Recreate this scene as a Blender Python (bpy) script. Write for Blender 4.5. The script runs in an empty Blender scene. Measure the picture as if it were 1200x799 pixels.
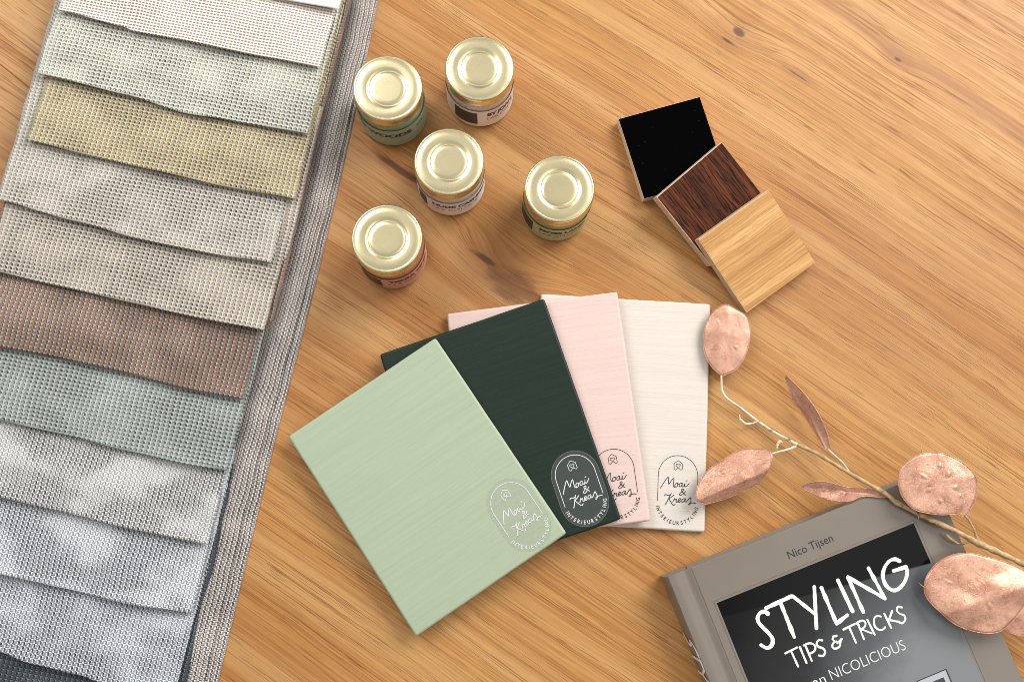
import bpy, bmesh, math, random
from mathutils import Vector, Matrix, noise

# ------------------------------------------------------------------ camera, light, exposure
S = 0.001                                   # the scene is measured in millimetres, built in metres
SC = bpy.context.scene
COL = SC.collection
R = math.radians

cam_d = bpy.data.cameras.new("camera")
cam = bpy.data.objects.new("camera", cam_d)
COL.objects.link(cam)
TH, RO, H = 0.16034761, -0.15460571, 647.327
_right = Vector((1, 0, 0)); _up = Vector((0, math.cos(TH), math.sin(TH))); _fw = Vector((0, math.sin(TH), -math.cos(TH)))
_r2 = math.cos(RO) * _right - math.sin(RO) * _up
_u2 = math.sin(RO) * _right + math.cos(RO) * _up
cam.matrix_world = Matrix(((_r2.x, _u2.x, -_fw.x, 0), (_r2.y, _u2.y, -_fw.y, 0), (_r2.z, _u2.z, -_fw.z, H * S), (0, 0, 0, 1)))
cam_d.lens = 36.0; cam_d.sensor_width = 36.0; cam_d.sensor_fit = 'HORIZONTAL'
cam_d.clip_start = 0.01; cam_d.clip_end = 50
cam_d.dof.use_dof = True; cam_d.dof.focus_distance = 0.635; cam_d.dof.aperture_fstop = 16.0
SC.camera = cam

w = bpy.data.worlds.new("World"); SC.world = w; w.use_nodes = True
wn = w.node_tree; wn.nodes.clear()
_o = wn.nodes.new('ShaderNodeOutputWorld'); _b = wn.nodes.new('ShaderNodeBackground')
_tc = wn.nodes.new('ShaderNodeTexCoord'); _sx = wn.nodes.new('ShaderNodeSeparateXYZ'); _cr = wn.nodes.new('ShaderNodeValToRGB')
wn.links.new(_tc.outputs['Generated'], _sx.inputs[0]); wn.links.new(_sx.outputs['Z'], _cr.inputs[0])
_cr.color_ramp.elements[0].position = 0.12; _cr.color_ramp.elements[0].color = (0.17, 0.165, 0.16, 1)
_cr.color_ramp.elements[1].position = 0.85; _cr.color_ramp.elements[1].color = (0.50, 0.50, 0.495, 1)
wn.links.new(_cr.outputs[0], _b.inputs[0]); wn.links.new(_b.outputs[0], _o.inputs[0])
_b.inputs[1].default_value = 1.0

def area(name, loc, target, sx, sy, power, color):
    d = bpy.data.lights.new(name, 'AREA'); d.shape = 'RECTANGLE'; d.size = sx; d.size_y = sy; d.energy = power; d.color = color
    o = bpy.data.objects.new(name, d); COL.objects.link(o); o.location = loc
    o.rotation_euler = (Vector(target) - Vector(loc)).to_track_quat('-Z', 'Y').to_euler()
    return o
area("window_light", (0.95, 1.25, 1.1), (0.05, 0.05, 0.0), 1.15, 0.95, 37, (1.0, 0.99, 0.975))
area("side_window_light", (-1.15, 0.9, 1.4), (-0.05, 0.05, 0.0), 1.1, 1.1, 18, (0.98, 0.99, 1.0))
area("skylight", (1.25, -0.15, 1.9), (0.1, 0.0, 0.0), 1.2, 1.2, 5, (1.0, 0.98, 0.95))

SC.view_settings.view_transform = 'Standard'; SC.view_settings.look = 'None'
SC.view_settings.exposure = 0.04; SC.view_settings.gamma = 1.0; SC.view_settings.use_curve_mapping = False
try:
    SC.cycles.max_bounces = 10; SC.cycles.transparent_max_bounces = 12; SC.cycles.use_denoising = True; SC.cycles.filter_width = 0.85
    SC.cycles.caustics_reflective = False; SC.cycles.caustics_refractive = False
except Exception:
    pass

# ------------------------------------------------------------------ helpers: objects
def tag(o, label=None, cat=None, group=None, kind=None):
    if label: o['label'] = label
    if cat: o['category'] = cat
    if group: o['group'] = group
    if kind: o['kind'] = kind
    return o

def empty(name, mat=None):
    o = bpy.data.objects.new(name, None); COL.objects.link(o); o.empty_display_size = 0.02
    if mat is not None: o.matrix_world = mat
    return o

def pose(o_mm, ex=(1, 0, 0), ey=(0, 1, 0), n=(0, 0, 1)):
    return Matrix(((ex[0], ey[0], n[0], o_mm[0] * S), (ex[1], ey[1], n[1], o_mm[1] * S), (ex[2], ey[2], n[2], o_mm[2] * S), (0, 0, 0, 1)))

def yaw(o_mm, deg):
    c, s = math.cos(R(deg)), math.sin(R(deg))
    return pose(o_mm, (c, s, 0), (-s, c, 0), (0, 0, 1))

def link_mesh(name, me, mat, parent=None):
    o = bpy.data.objects.new(name, me); COL.objects.link(o)
    if mat: me.materials.append(mat)
    if parent is not None: o.parent = parent
    return o

def mesh(name, verts, faces, mat, parent=None, smooth=False, uv=None, attr=None):
    """verts in mm"""
    me = bpy.data.meshes.new(name)
    me.from_pydata([(x * S, y * S, z * S) for x, y, z in verts], [], faces)
    if smooth:
        me.polygons.foreach_set('use_smooth', [True] * len(me.polygons))
    if uv:
        l = me.uv_layers.new(name='UVMap')
        for lp in me.loops: l.data[lp.index].uv = uv[lp.vertex_index]
    if attr:
        for k, vals in attr.items():
            a = me.attributes.new(k, 'FLOAT', 'POINT'); a.data.foreach_set('value', vals)
    me.update()
    return link_mesh(name, me, mat, parent)

def box(name, x0, x1, y0, y1, z0, z1, mat, parent=None, bevel=0.0, seg=3, jitter=0.0):
    bm = bmesh.new()
    bmesh.ops.create_cube(bm, size=1)
    for v in bm.verts:
        v.co = Vector(((x0 + x1) / 2 + v.co.x * (x1 - x0), (y0 + y1) / 2 + v.co.y * (y1 - y0), (z0 + z1) / 2 + v.co.z * (z1 - z0))) * S
    if bevel:
        bmesh.ops.bevel(bm, geom=list(bm.edges), offset=bevel * S, segments=seg, profile=0.55, affect='EDGES')
    if jitter:
        bmesh.ops.subdivide_edges(bm, edges=[e for e in bm.edges if e.calc_length() > 12 * S], cuts=9, use_grid_fill=True)
        for v in bm.verts:
            d = noise.noise_vector(v.co * 55.0) * jitter * S
            v.co += Vector((d.x, d.y, d.z * 0.35))
    me = bpy.data.meshes.new(name); bm.to_mesh(me); bm.free()
    me.polygons.foreach_set('use_smooth', [True] * len(me.polygons))
    o = link_mesh(name, me, mat, parent)
    m = o.modifiers.new('wn', 'WEIGHTED_NORMAL'); m.keep_sharp = False
    return o

def lathe(name, prof, mat, parent=None, n=72, smooth=True, closed=False):
    vs, fs = [], []
    m = len(prof)
    for i in range(n):
        a = 2 * math.pi * i / n
        for r, z in prof: vs.append((r * math.cos(a), r * math.sin(a), z))
    for i in range(n):
        j = (i + 1) % n
        for k in range(m if closed else m - 1):
            k2 = (k + 1) % m
            fs.append((i * m + k, j * m + k, j * m + k2, i * m + k2))
    o = mesh(name, vs, fs, mat, parent, smooth)
    bm = bmesh.new(); bm.from_mesh(o.data)
    bmesh.ops.remove_doubles(bm, verts=bm.verts, dist=1e-6); bmesh.ops.recalc_face_normals(bm, faces=bm.faces)
    bm.to_mesh(o.data); bm.free()
    return o

def spline(pts, n, closed=False):
    """Catmull-Rom through pts, n samples per span"""
    P = [Vector(p) for p in pts]; L = len(P); out = []
    for i in range(L if closed else L - 1):
        if closed:
            a, b, c, d = P[(i - 1) % L], P[i], P[(i + 1) % L], P[(i + 2) % L]
        else:
            b, c = P[i], P[i + 1]; a = P[i - 1] if i else b * 2 - c; d = P[i + 2] if i + 2 < L else c * 2 - b
        for k in range(n):
            t = k / n
            out.append(0.5 * ((2 * b) + (c - a) * t + (2 * a - 5 * b + 4 * c - d) * t * t + (3 * b - a - 3 * c + d) * t ** 3))
    if not closed: out.append(P[-1])
    return out

def ribbon_data(lines, width, z, vs, fs, wob=0.0):
    """flat printed strokes with round ends"""
    z -= 0.008
    for ln in lines:
        z += 0.008
        P = [Vector((p[0], p[1])) for p in ln]
        if len(P) < 2: continue
        closed = (P[0] - P[-1]).length < 1e-4
        base = len(vs); n = len(P)
        for i in range(n):
            if closed and i in (0, n - 1): t = P[1] - P[-2]
            else: t = P[min(i + 1, n - 1)] - P[max(i - 1, 0)]
            t = t.normalized() if t.length > 1e-9 else Vector((1, 0))
            q = Vector((-t.y, t.x)); h = width / 2
            if wob: h *= 1 + wob * noise.noise(Vector((P[i].x * 0.23, P[i].y * 0.23, 3.1)))
            vs += [(P[i].x + q.x * h, P[i].y + q.y * h, z), (P[i].x - q.x * h, P[i].y - q.y * h, z)]
            if i: fs.append((base + 2 * i - 2, base + 2 * i - 1, base + 2 * i + 1, base + 2 * i))
        if not closed:
            for e, o_ in ((0, 1), (n - 1, n - 2)):
                t = (P[e] - P[o_]).normalized(); q = Vector((-t.y, t.x)); c0 = len(vs); h = width / 2
                if wob: h *= 1 + wob * noise.noise(Vector((P[e].x * 0.23, P[e].y * 0.23, 3.1)))
                vs.append((P[e].x, P[e].y, z))
                for k in range(7):
                    a = math.pi * (k / 6 - 0.5); d = (t * math.cos(a) + q * math.sin(a)) * h
                    vs.append((P[e].x + d.x, P[e].y + d.y, z))
                for k in range(6): fs.append((c0, c0 + 1 + k, c0 + 2 + k))
    return vs, fs

def ribbon(name, lines, width, z, mat, parent, wob=0.0):
    vs, fs = ribbon_data(lines, width, z, [], [], wob)
    return mesh(name, vs, fs, mat, parent)

_text_cache = {}
def text_data(body, size=1.0, offset=0.0):
    key = (body, offset)
    if key not in _text_cache:
        cu = bpy.data.curves.new('txt', 'FONT'); cu.body = body; cu.size = 1.0; cu.offset = offset; cu.resolution_u = 4
        ob = bpy.data.objects.new('txt', cu); COL.objects.link(ob)
        dg = bpy.context.evaluated_depsgraph_get(); dg.update()
        me = ob.evaluated_get(dg).to_mesh()
        _text_cache[key] = ([tuple(v.co) for v in me.vertices], [tuple(p.vertices) for p in me.polygons])
        bpy.data.objects.remove(ob); bpy.data.curves.remove(cu)
    return _text_cache[key]

def fit_text(body, x0, x1, y0, cap, offset=0.0):
    """text scaled so that it spans x0..x1 with capitals `cap` high on baseline y0"""
    v, f = text_data(body, 1.0, offset)
    xs = [p[0] for p in v]; a, b = min(xs), max(xs)
    capv, _ = text_data('H', 1.0, offset); ch = max(p[1] for p in capv)
    return [(x0 + (p[0] - a) / (b - a) * (x1 - x0), y0 + p[1] / ch * cap, 0) for p in v], f

def tube(name, pts, radii, mat, parent=None, n=8, sub=5, lump=0.0):
    P = spline(pts, sub); m = len(P)
    RR = []
    for i in range(m):
        t = i / (m - 1) * (len(radii) - 1); k = min(int(t), len(radii) - 2); RR.append(radii[k] + (radii[k + 1] - radii[k]) * (t - k))
    vs, fs = [], []
    for i in range(m):
        t = (P[min(i + 1, m - 1)] - P[max(i - 1, 0)]).normalized()
        a = t.cross(Vector((0.13, 0.2, 1))).normalized(); b = t.cross(a)
        r = RR[i] * (1 + lump * noise.noise(Vector((i * 0.37, pts[0][0], pts[0][1]))))
        for k in range(n):
            an = 2 * math.pi * k / n; d = (a * math.cos(an) + b * math.sin(an)) * r
            vs.append(tuple(P[i] + d))
        if i:
            for k in range(n):
                k2 = (k + 1) % n; fs.append(((i - 1) * n + k, (i - 1) * n + k2, i * n + k2, i * n + k))
    fs.append(tuple(range(n))[::-1]); fs.append(tuple((m - 1) * n + k for k in range(n)))
    return mesh(name, vs, fs, mat, parent, True)

# ------------------------------------------------------------------ helpers: materials
class NT:
    def __init__(s, name):
        s.mat = bpy.data.materials.new(name); s.mat.use_nodes = True
        s.t = s.mat.node_tree; s.t.nodes.clear()
        s.out = s.t.nodes.new('ShaderNodeOutputMaterial')
    def new(s, typ, **kw):
        n = s.t.nodes.new(typ)
        for k, v in kw.items(): setattr(n, k, v)
        return n
    def put(s, sock, v):
        if isinstance(v, bpy.types.NodeSocket): s.t.links.new(v, sock)
        elif v is not None:
            try: sock.default_value = v
            except Exception: sock.default_value = (v, v, v) if not hasattr(v, '__len__') else tuple(v)
    def m(s, op, a, b=None, c=None, clamp=False):
        n = s.new('ShaderNodeMath', operation=op, use_clamp=clamp)
        for i, v in enumerate((a, b, c)):
            if v is not None: s.put(n.inputs[i], v)
        return n.outputs[0]
    def mix(s, f, a, b, blend='MIX'):
        n = s.new('ShaderNodeMix', data_type='RGBA', blend_type=blend)
        s.put(n.inputs[0], f)
        s.put(n.inputs[6], a if isinstance(a, bpy.types.NodeSocket) else (*a, 1) if len(a) == 3 else a)
        s.put(n.inputs[7], b if isinstance(b, bpy.types.NodeSocket) else (*b, 1) if len(b) == 3 else b)
        return n.outputs[2]
    def vec(s, x, y, z=0.0):
        n = s.new('ShaderNodeCombineXYZ')
        for i, v in enumerate((x, y, z)): s.put(n.inputs[i], v)
        return n.outputs[0]
    def sep(s, v):
        n = s.new('ShaderNodeSeparateXYZ'); s.put(n.inputs[0], v); return n.outputs
    def noise(s, vec, scale=1.0, detail=4.0, rough=0.5, dist=0.0):
        n = s.new('ShaderNodeTexNoise'); s.put(n.inputs['Vector'], vec)
        n.inputs['Scale'].default_value = scale; n.inputs['Detail'].default_value = detail
        n.inputs['Roughness'].default_value = rough; n.inputs['Distortion'].default_value = dist
        return n.outputs['Fac']
    def smooth(s, v, a, b):
        n = s.new('ShaderNodeMapRange', interpolation_type='SMOOTHSTEP'); s.put(n.inputs[0], v)
        n.inputs[1].default_value = a; n.inputs[2].default_value = b
        return n.outputs[0]
    def lin(s, v, a, b, c=0.0, d=1.0):
        n = s.new('ShaderNodeMapRange'); s.put(n.inputs[0], v)
        for i, q in enumerate((a, b, c, d)): n.inputs[1 + i].default_value = q
        return n.outputs[0]
    def ramp(s, v, stops):
        n = s.new('ShaderNodeValToRGB'); s.put(n.inputs[0], v); e = n.color_ramp.elements
        while len(e) < len(stops): e.new(0.5)
        for el, (p, c) in zip(e, stops): el.position = p; el.color = (*c, 1)
        return n.outputs[0]
    def obj(s):
        return s.new('ShaderNodeTexCoord').outputs['Object']
    def uv(s):
        return s.new('ShaderNodeTexCoord').outputs['UV']
    def bump(s, h, dist, strength=1.0, normal=None):
        n = s.new('ShaderNodeBump'); s.put(n.inputs['Height'], h)
        n.inputs['Distance'].default_value = dist; n.inputs['Strength'].default_value = strength
        if normal is not None: s.put(n.inputs['Normal'], normal)
        return n.outputs[0]
    def bsdf(s, color, rough=0.5, metal=0.0, normal=None, **kw):
        n = s.new('ShaderNodeBsdfPrincipled')
        s.put(n.inputs['Base Color'], color if isinstance(color, bpy.types.NodeSocket) else (*color, 1))
        s.put(n.inputs['Roughness'], rough); s.put(n.inputs['Metallic'], metal)
        if normal is not None: s.put(n.inputs['Normal'], normal)
        for k, v in kw.items():
            s.put(n.inputs[k.replace('_', ' ')], v)
        s.t.links.new(n.outputs[0], s.out.inputs[0])
        return n
def simple(name, color, rough=0.5, metal=0.0, **kw):
    t = NT(name); t.bsdf(color, rough, metal, **kw); return t.mat

def srgb(r, g, b):
    f = lambda c: (c / 255 / 12.92) if c / 255 <= 0.04045 else ((c / 255 + 0.055) / 1.055) ** 2.4
    return (f(r), f(g), f(b))

# oak table: rings that swerve round the knots, fine streaks, open pores
GRAIN = R(-25.5)
def table_wood():
    t = NT('oak_table_wood')
    x, y, z = t.sep(t.obj())
    cg, sg = math.cos(GRAIN), math.sin(GRAIN)
    u = t.m('ADD', t.m('MULTIPLY', x, cg), t.m('MULTIPLY', y, sg))
    v = t.m('SUBTRACT', t.m('MULTIPLY', y, cg), t.m('MULTIPLY', x, sg))
    # slow bends of the grain, stronger towards the far end of the board
    bend = t.noise(t.vec(t.m('MULTIPLY', u, 2.2), t.m('MULTIPLY', v, 3.5), 1.7), 1.0, 2.0, 0.5)
    v1 = t.m('ADD', v, t.m('MULTIPLY', t.m('SUBTRACT', bend, 0.5), 0.034))
    wig = t.noise(t.vec(t.m('MULTIPLY', u, 16.0), t.m('MULTIPLY', v, 45.0), 5.2), 1.0, 3.0, 0.55)
    v1 = t.m('ADD', v1, t.m('MULTIPLY', t.m('SUBTRACT', wig, 0.5), 0.0022))
    dark_knot = None
    halo = None
    for (kx, ky, a, b, amp, core, coreb) in ((-4, 140, 0.060, 0.024, 0.018, 0.020, 0.011), (119.6, 337.5, 0.03, 0.012, 0.006, 0.0045, 0.0026), (113, 330, 0.02, 0.01, 0.002, 0.005, 0.0012), (228.5, 335.7, 0.018, 0.008, 0.004, 0.003, 0.0013), (-89, 205, 0.03, 0.007, 0.006, 0.022, 0.0024), (162, 313.6, 0.02, 0.005, 0.001, 0.011, 0.0007), (-25, 155, 0.03, 0.01, 0.004, 0.012, 0.0022)):
        ku = kx * S * cg + ky * S * sg; kv = ky * S * cg - kx * S * sg
        du = t.m('SUBTRACT', u, ku); dv = t.m('SUBTRACT', v, kv)
        q = t.m('ADD', t.m('POWER', t.m('DIVIDE', du, a), 2.0), t.m('POWER', t.m('DIVIDE', dv, b), 2.0))
        g = t.m('EXPONENT', t.m('MULTIPLY', q, -1.0))
        v1 = t.m('ADD', v1, t.m('MULTIPLY', g, amp))
        halo = g if halo is None else t.m('MAXIMUM', halo, g)
        rag = t.m('MULTIPLY', t.m('SUBTRACT', t.noise(t.vec(t.m('MULTIPLY', u, 70.0), t.m('MULTIPLY', v, 220.0), kx), 1.0, 4.0, 0.6), 0.5), 2.6)
        q2 = t.m('ADD', t.m('POWER', t.m('DIVIDE', du, core), 2.0), t.m('POWER', t.m('DIVIDE', dv, coreb), 2.0))
        k = t.m('MULTIPLY', t.smooth(t.m('ADD', q2, rag), 1.5, 0.1), 0.8 if a < 0.05 else 0.55)
        dark_knot = k if dark_knot is None else t.m('MAXIMUM', dark_knot, k)
    rings = t.noise(t.vec(t.m('MULTIPLY', u, 1.3), t.m('MULTIPLY', v1, 190.0), 2.0), 1.0, 3.0, 0.55)
    fine = t.noise(t.vec(t.m('MULTIPLY', u, 3.5), t.m('MULTIPLY', v1, 860.0), 9.0), 1.0, 4.0, 0.6)
    hair = t.noise(t.vec(t.m('MULTIPLY', u, 16.0), t.m('MULTIPLY', v1, 1500.0), 4.0), 1.0, 2.0, 0.5)
    slow = t.noise(t.vec(t.m('MULTIPLY', u, 2.0), t.m('MULTIPLY', v, 7.0), 12.0), 1.0, 2.0, 0.5)
    band = t.noise(t.vec(t.m('MULTIPLY', u, 1.1), t.m('MULTIPLY', v1, 34.0), 3.0), 1.0, 2.0, 0.5)
    mixv = t.m('ADD', t.m('MULTIPLY', rings, 0.38), t.m('ADD', t.m('MULTIPLY', fine, 0.34), t.m('MULTIPLY', hair, 0.28)))
    col = t.ramp(mixv, [(0.33, srgb(145, 90, 42)), (0.44, srgb(170, 114, 56)), (0.52, srgb(187, 133, 71)), (0.66, srgb(204, 155, 96))])
    col = t.mix(t.m('MULTIPLY', t.smooth(slow, 0.62, 0.36), 0.36), col, srgb(150, 90, 46))
    col = t.mix(t.m('MULTIPLY', t.smooth(band, 0.42, 0.64), 0.36), col, srgb(212, 170, 114))
    # dark late-wood lines and open pores: long thin dashes that crowd in bands
    line = t.noise(t.vec(t.m('MULTIPLY', u, 9.0), t.m('MULTIPLY', v1, 1150.0), 7.0), 1.0, 2.0, 0.5)
    pore = t.noise(t.vec(t.m('MULTIPLY', u, 42.0), t.m('MULTIPLY', v1, 1700.0), 17.0), 1.0, 1.0, 0.4)
    dense_ = t.smooth(t.noise(t.vec(t.m('MULTIPLY', u, 3.0), t.m('MULTIPLY', v1, 110.0), 23.0), 1.0, 2.0, 0.5), 0.36, 0.60)
    lm_ = t.m('MULTIPLY', t.smooth(line, 0.565, 0.625), t.m('ADD', t.m('MULTIPLY', dense_, 0.75), 0.25))
    pm = t.m('MULTIPLY', t.smooth(pore, 0.595, 0.655), t.m('ADD', t.m('MULTIPLY', dense_, 0.7), 0.3))
    col = t.mix(t.m('MULTIPLY', lm_, 0.54), col, srgb(114, 66, 30))
    col = t.mix(t.m('MULTIPLY', pm, 0.52), col, srgb(96, 56, 27))
    pm = t.m('MAXIMUM', pm, lm_)
    # one darker heartwood band that runs across the far right of the board
    hb = t.m('ABSOLUTE', t.m('ADD', t.m('SUBTRACT', v1, 0.406), t.m('MULTIPLY', t.m('SUBTRACT', u, 0.1), 0.06)))
    col = t.mix(t.m('MULTIPLY', t.smooth(hb, 0.011, 0.001), 0.42), col, srgb(146, 96, 52))
    col = t.mix(t.m('MULTIPLY', t.smooth(halo, 0.25, 0.9), 0.30), col, srgb(140, 82, 44))
    col = t.mix(dark_knot, col, srgb(74, 40, 20))
    h = t.m('SUBTRACT', t.m('MULTIPLY', fine, 0.25), pm)
    rough = t.m('ADD', 0.46, t.m('MULTIPLY', pm, 0.25))
    t.bsdf(col, rough, 0.0, t.bump(h, 0.00010, 0.5), Specular_IOR_Level=0.38)
    return t.mat

def veneer(name, stops, along, pore_col=None, rough=0.5, fu=9.0, fv=300.0, pore_amt=0.0, spec=0.4):
    t = NT(name); x, y, z = t.sep(t.obj())
    u, v = (x, y) if along == 'x' else (y, x)
    wv = t.m('ADD', v, t.m('MULTIPLY', t.m('SUBTRACT', t.noise(t.vec(t.m('MULTIPLY', u, 18.0), t.m('MULTIPLY', v, 30.0), 3.3), 1.0, 2.0), 0.5), 0.006))
    a = t.noise(t.vec(t.m('MULTIPLY', u, fu * 0.6), t.m('MULTIPLY', wv, fv * 0.45), 1.0), 1.0, 3.0, 0.55)
    b = t.noise(t.vec(t.m('MULTIPLY', u, fu * 3), t.m('MULTIPLY', wv, fv * 3), 8.0), 1.0, 3.0, 0.6)
    mv = t.m('ADD', t.m('MULTIPLY', a, 0.68), t.m('MULTIPLY', b, 0.32))
    col = t.ramp(mv, stops); h = b
    if pore_col:
        p = t.smooth(t.noise(t.vec(t.m('MULTIPLY', u, 75.0), t.m('MULTIPLY', wv, 1000.0), 6.0), 1.0, 2.0, 0.5), 0.50, 0.60)
        col = t.mix(t.m('MULTIPLY', p, pore_amt), col, pore_col); h = t.m('SUBTRACT', b, p)
    t.bsdf(col, rough, 0.0, t.bump(h, 0.00012, 0.6), Specular_IOR_Level=spec)
    return t.mat

def raw_wood(name, base):
    t = NT(name); x, y, z = t.sep(t.obj())
    n = t.noise(t.vec(t.m('MULTIPLY', x, 250.0), t.m('MULTIPLY', y, 250.0), t.m('MULTIPLY', z, 1400.0)), 1.0, 4.0, 0.6)
    t.bsdf(t.mix(t.smooth(n, 0.3, 0.7), tuple(c * 0.72 for c in base), base), 0.75, 0.0, t.bump(n, 0.0001, 0.4))
    return t.mat

def brushed_paint(name, base, rough=0.5, spec=0.35):
    """eggshell paint brushed across the short side of the board"""
    t = NT(name); x, y, z = t.sep(t.obj())
    wy = t.m('ADD', y, t.m('MULTIPLY', t.noise(t.vec(t.m('MULTIPLY', x, 25.0), t.m('MULTIPLY', y, 25.0), 0.0), 1.0, 2.0), 0.003))
    a = t.noise(t.vec(t.m('MULTIPLY', x, 14.0), t.m('MULTIPLY', wy, 620.0), 2.0), 1.0, 4.0, 0.62)
    b = t.noise(t.vec(t.m('MULTIPLY', x, 70.0), t.m('MULTIPLY', wy, 900.0), 5.0), 1.0, 3.0, 0.55)
    c = t.noise(t.vec(t.m('MULTIPLY', x, 18.0), t.m('MULTIPLY', y, 34.0), 8.0), 1.0, 3.0, 0.5)
    groove = t.smooth(b, 0.62, 0.72)
    h = t.m('SUBTRACT', t.m('ADD', a, t.m('MULTIPLY', c, 0.5)), t.m('MULTIPLY', groove, 0.4))
    col = t.mix(t.lin(a, 0.3, 0.7), tuple(q * 0.95 for q in base), tuple(min(1, q * 1.035) for q in base))
    col = t.mix(t.m('MULTIPLY', t.smooth(c, 0.35, 0.75), 0.10), col, tuple(min(1, q * 1.12 + 0.01) for q in base))
    t.bsdf(col, t.m('ADD', rough, t.m('MULTIPLY', t.m('SUBTRACT', a, 0.5), 0.2)), 0.0, t.bump(h, 0.00022, 0.6), Specular_IOR_Level=spec)
    return t.mat

def woven(name, thread, gap, inner=None, pu=3.2, pv=2.55, sheer=0.4, seed=0.0, mode='arch', dark=1.0, foot_k=0.45, bold=0.0, leg=-0.24, gk=0.15):
    """mesh weave: pale wales with a small dark arch in every cell; UVs are millimetres"""
    t = NT(name); s_, t_, _ = t.sep(t.uv())
    wob = t.noise(t.vec(t.m('MULTIPLY', s_, 0.05), t.m('MULTIPLY', t_, 0.05), seed), 1.0, 2.0)
    U = t.m('ADD', t.m('DIVIDE', s_, -pu), t.m('MULTIPLY', wob, 0.9))
    V = t.m('ADD', t.m('DIVIDE', t_, -pv), t.m('MULTIPLY', wob, 0.7))
    patch = t.smooth(t.noise(t.vec(t.m('MULTIPLY', s_, 0.026), t.m('MULTIPLY', t_, 0.034), seed + 3.0), 1.0, 2.0), 0.40, 0.66)
    grow = t.m('ADD', bold, t.m('MULTIPLY', t.m('SUBTRACT', 1.15, patch), 0.04))
    cell = t.vec(t.m('FLOOR', U), t.m('FLOOR', V), seed)
    wn_ = t.new('ShaderNodeTexWhiteNoise', noise_dimensions='3D'); t.put(wn_.inputs['Vector'], cell); rnd = wn_.outputs['Value']
    a = t.m('SUBTRACT', t.m('FRACT', U), 0.5); b = t.m('SUBTRACT', t.m('FRACT', V), 0.5)
    inner = inner or tuple(0.86 * q for q in thread)
    if mode == 'arch':
        by = t.m('MAXIMUM', t.m('SUBTRACT', b, 0.06), 0.0)
        d1 = t.m('ABSOLUTE', t.m('SUBTRACT', t.m('SQRT', t.m('ADD', t.m('POWER', a, 2.0), t.m('POWER', by, 2.0))), 0.29))
        arch = t.m('MULTIPLY', t.smooth(t.m('SUBTRACT', d1, grow), 0.165, 0.10), t.smooth(b, leg, leg + 0.14))
        a2 = t.m('SUBTRACT', 0.5, t.m('ABSOLUTE', a)); b2 = t.m('MINIMUM', t.m('ADD', b, 0.20), 0.0)
        d2 = t.m('ABSOLUTE', t.m('SUBTRACT', t.m('SQRT', t.m('ADD', t.m('POWER', a2, 2.0), t.m('POWER', b2, 2.0))), 0.21))
        foot = t.m('MULTIPLY', t.smooth(t.m('SUBTRACT', d2, grow), 0.155, 0.095), t.smooth(b, -0.10, -0.22))
        side = t.m('ADD', 0.72, t.m('MULTIPLY', t.smooth(a, -0.2, 0.25), 0.28))
        hole = t.m('MAXIMUM', t.m('MULTIPLY', arch, side), t.m('MULTIPLY', foot, foot_k))
        ins = t.m('MULTIPLY', t.smooth(t.m('ABSOLUTE', a), 0.22, 0.10), t.smooth(b, 0.2, 0.05))
    elif mode == 'grid':
        hole = t.m('MULTIPLY', t.smooth(t.m('ABSOLUTE', a), 0.42, 0.30), t.smooth(t.m('ABSOLUTE', b), 0.32, 0.18))
        ins = t.m('MULTIPLY', hole, 0.0)
    else:
        sq = t.m('TANH', t.m('MULTIPLY', t.m('SINE', t.m('MULTIPLY', U, 2 * math.pi)), 2.0))
        r = t.m('FRACT', t.m('ADD', V, t.m('MULTIPLY', sq, 0.25)))
        hole = t.smooth(t.m('ABSOLUTE', t.m('SUBTRACT', r, 0.5)), 0.25, 0.5); ins = t.m('MULTIPLY', hole, 0.0)
    at = t.new('ShaderNodeAttribute', attribute_name='edge').outputs['Fac']
    selv_glare = t.m('MULTIPLY', t.smooth(at, 13.0, 2.0), 0.5)  # paler left selvage, with the glare along it mixed into the colour
    open_ = t.m('MAXIMUM', t.m('MULTIPLY', patch, sheer), selv_glare)
    g = t.mix(t.m('MULTIPLY', open_, 0.8), tuple(gk * q for q in gap), tuple(0.6 * q for q in thread))
    th = t.mix(t.m('MULTIPLY', rnd, 0.3), thread, tuple(0.74 * q for q in thread))
    th = t.mix(t.m('MULTIPLY', ins, 0.9), th, inner)
    hole = t.m('MULTIPLY', hole, t.m('SUBTRACT', dark, t.m('MULTIPLY', rnd, 0.08)))
    col = t.mix(hole, th, g)
    fib = t.noise(t.vec(t.m('MULTIPLY', s_, 3.0), t.m('MULTIPLY', t_, 3.0), 1.0), 1.0, 2.0)
    col = t.mix(t.m('MULTIPLY', t.smooth(fib, 0.45, 0.8), 0.2), col, tuple(0.5 * q for q in thread))
    t.bsdf(col, 0.62, 0.0, t.bump(t.m('MULTIPLY', hole, -1.0), 0.0007, 0.5), Specular_IOR_Level=0.3, Sheen_Weight=0.08)
    return t.mat

M = {}
M['table'] = table_wood()
M['print_white'] = simple('white_ink', (0.74, 0.74, 0.72), 0.45)
M['print_black'] = simple('black_ink', (0.022, 0.02, 0.022), 0.45)
M['print_grey'] = simple('grey_ink', (0.085, 0.075, 0.065), 0.45)

# clear sticker film: mostly see-through, a little milky, glossy
for _nm, _k, _v in (('clear_film', 'film', 0.11), ('thin_clear_film', 'thin_film', 0.03)):
  _t = NT(_nm)
  _p = _t.bsdf((0.42, 0.42, 0.42), 0.25); _tr = _t.new('ShaderNodeBsdfTransparent'); _mx = _t.new('ShaderNodeMixShader')
  _mx.inputs[0].default_value = _v
  _t.t.links.new(_tr.outputs[0], _mx.inputs[1]); _t.t.links.new(_p.outputs[0], _mx.inputs[2]); _t.t.links.new(_mx.outputs[0], _t.out.inputs[0])
  M[_k] = _t.mat
M['film_edge'] = simple('film_edge', (0.5, 0.5, 0.48), 0.3, Alpha=0.35)

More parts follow.
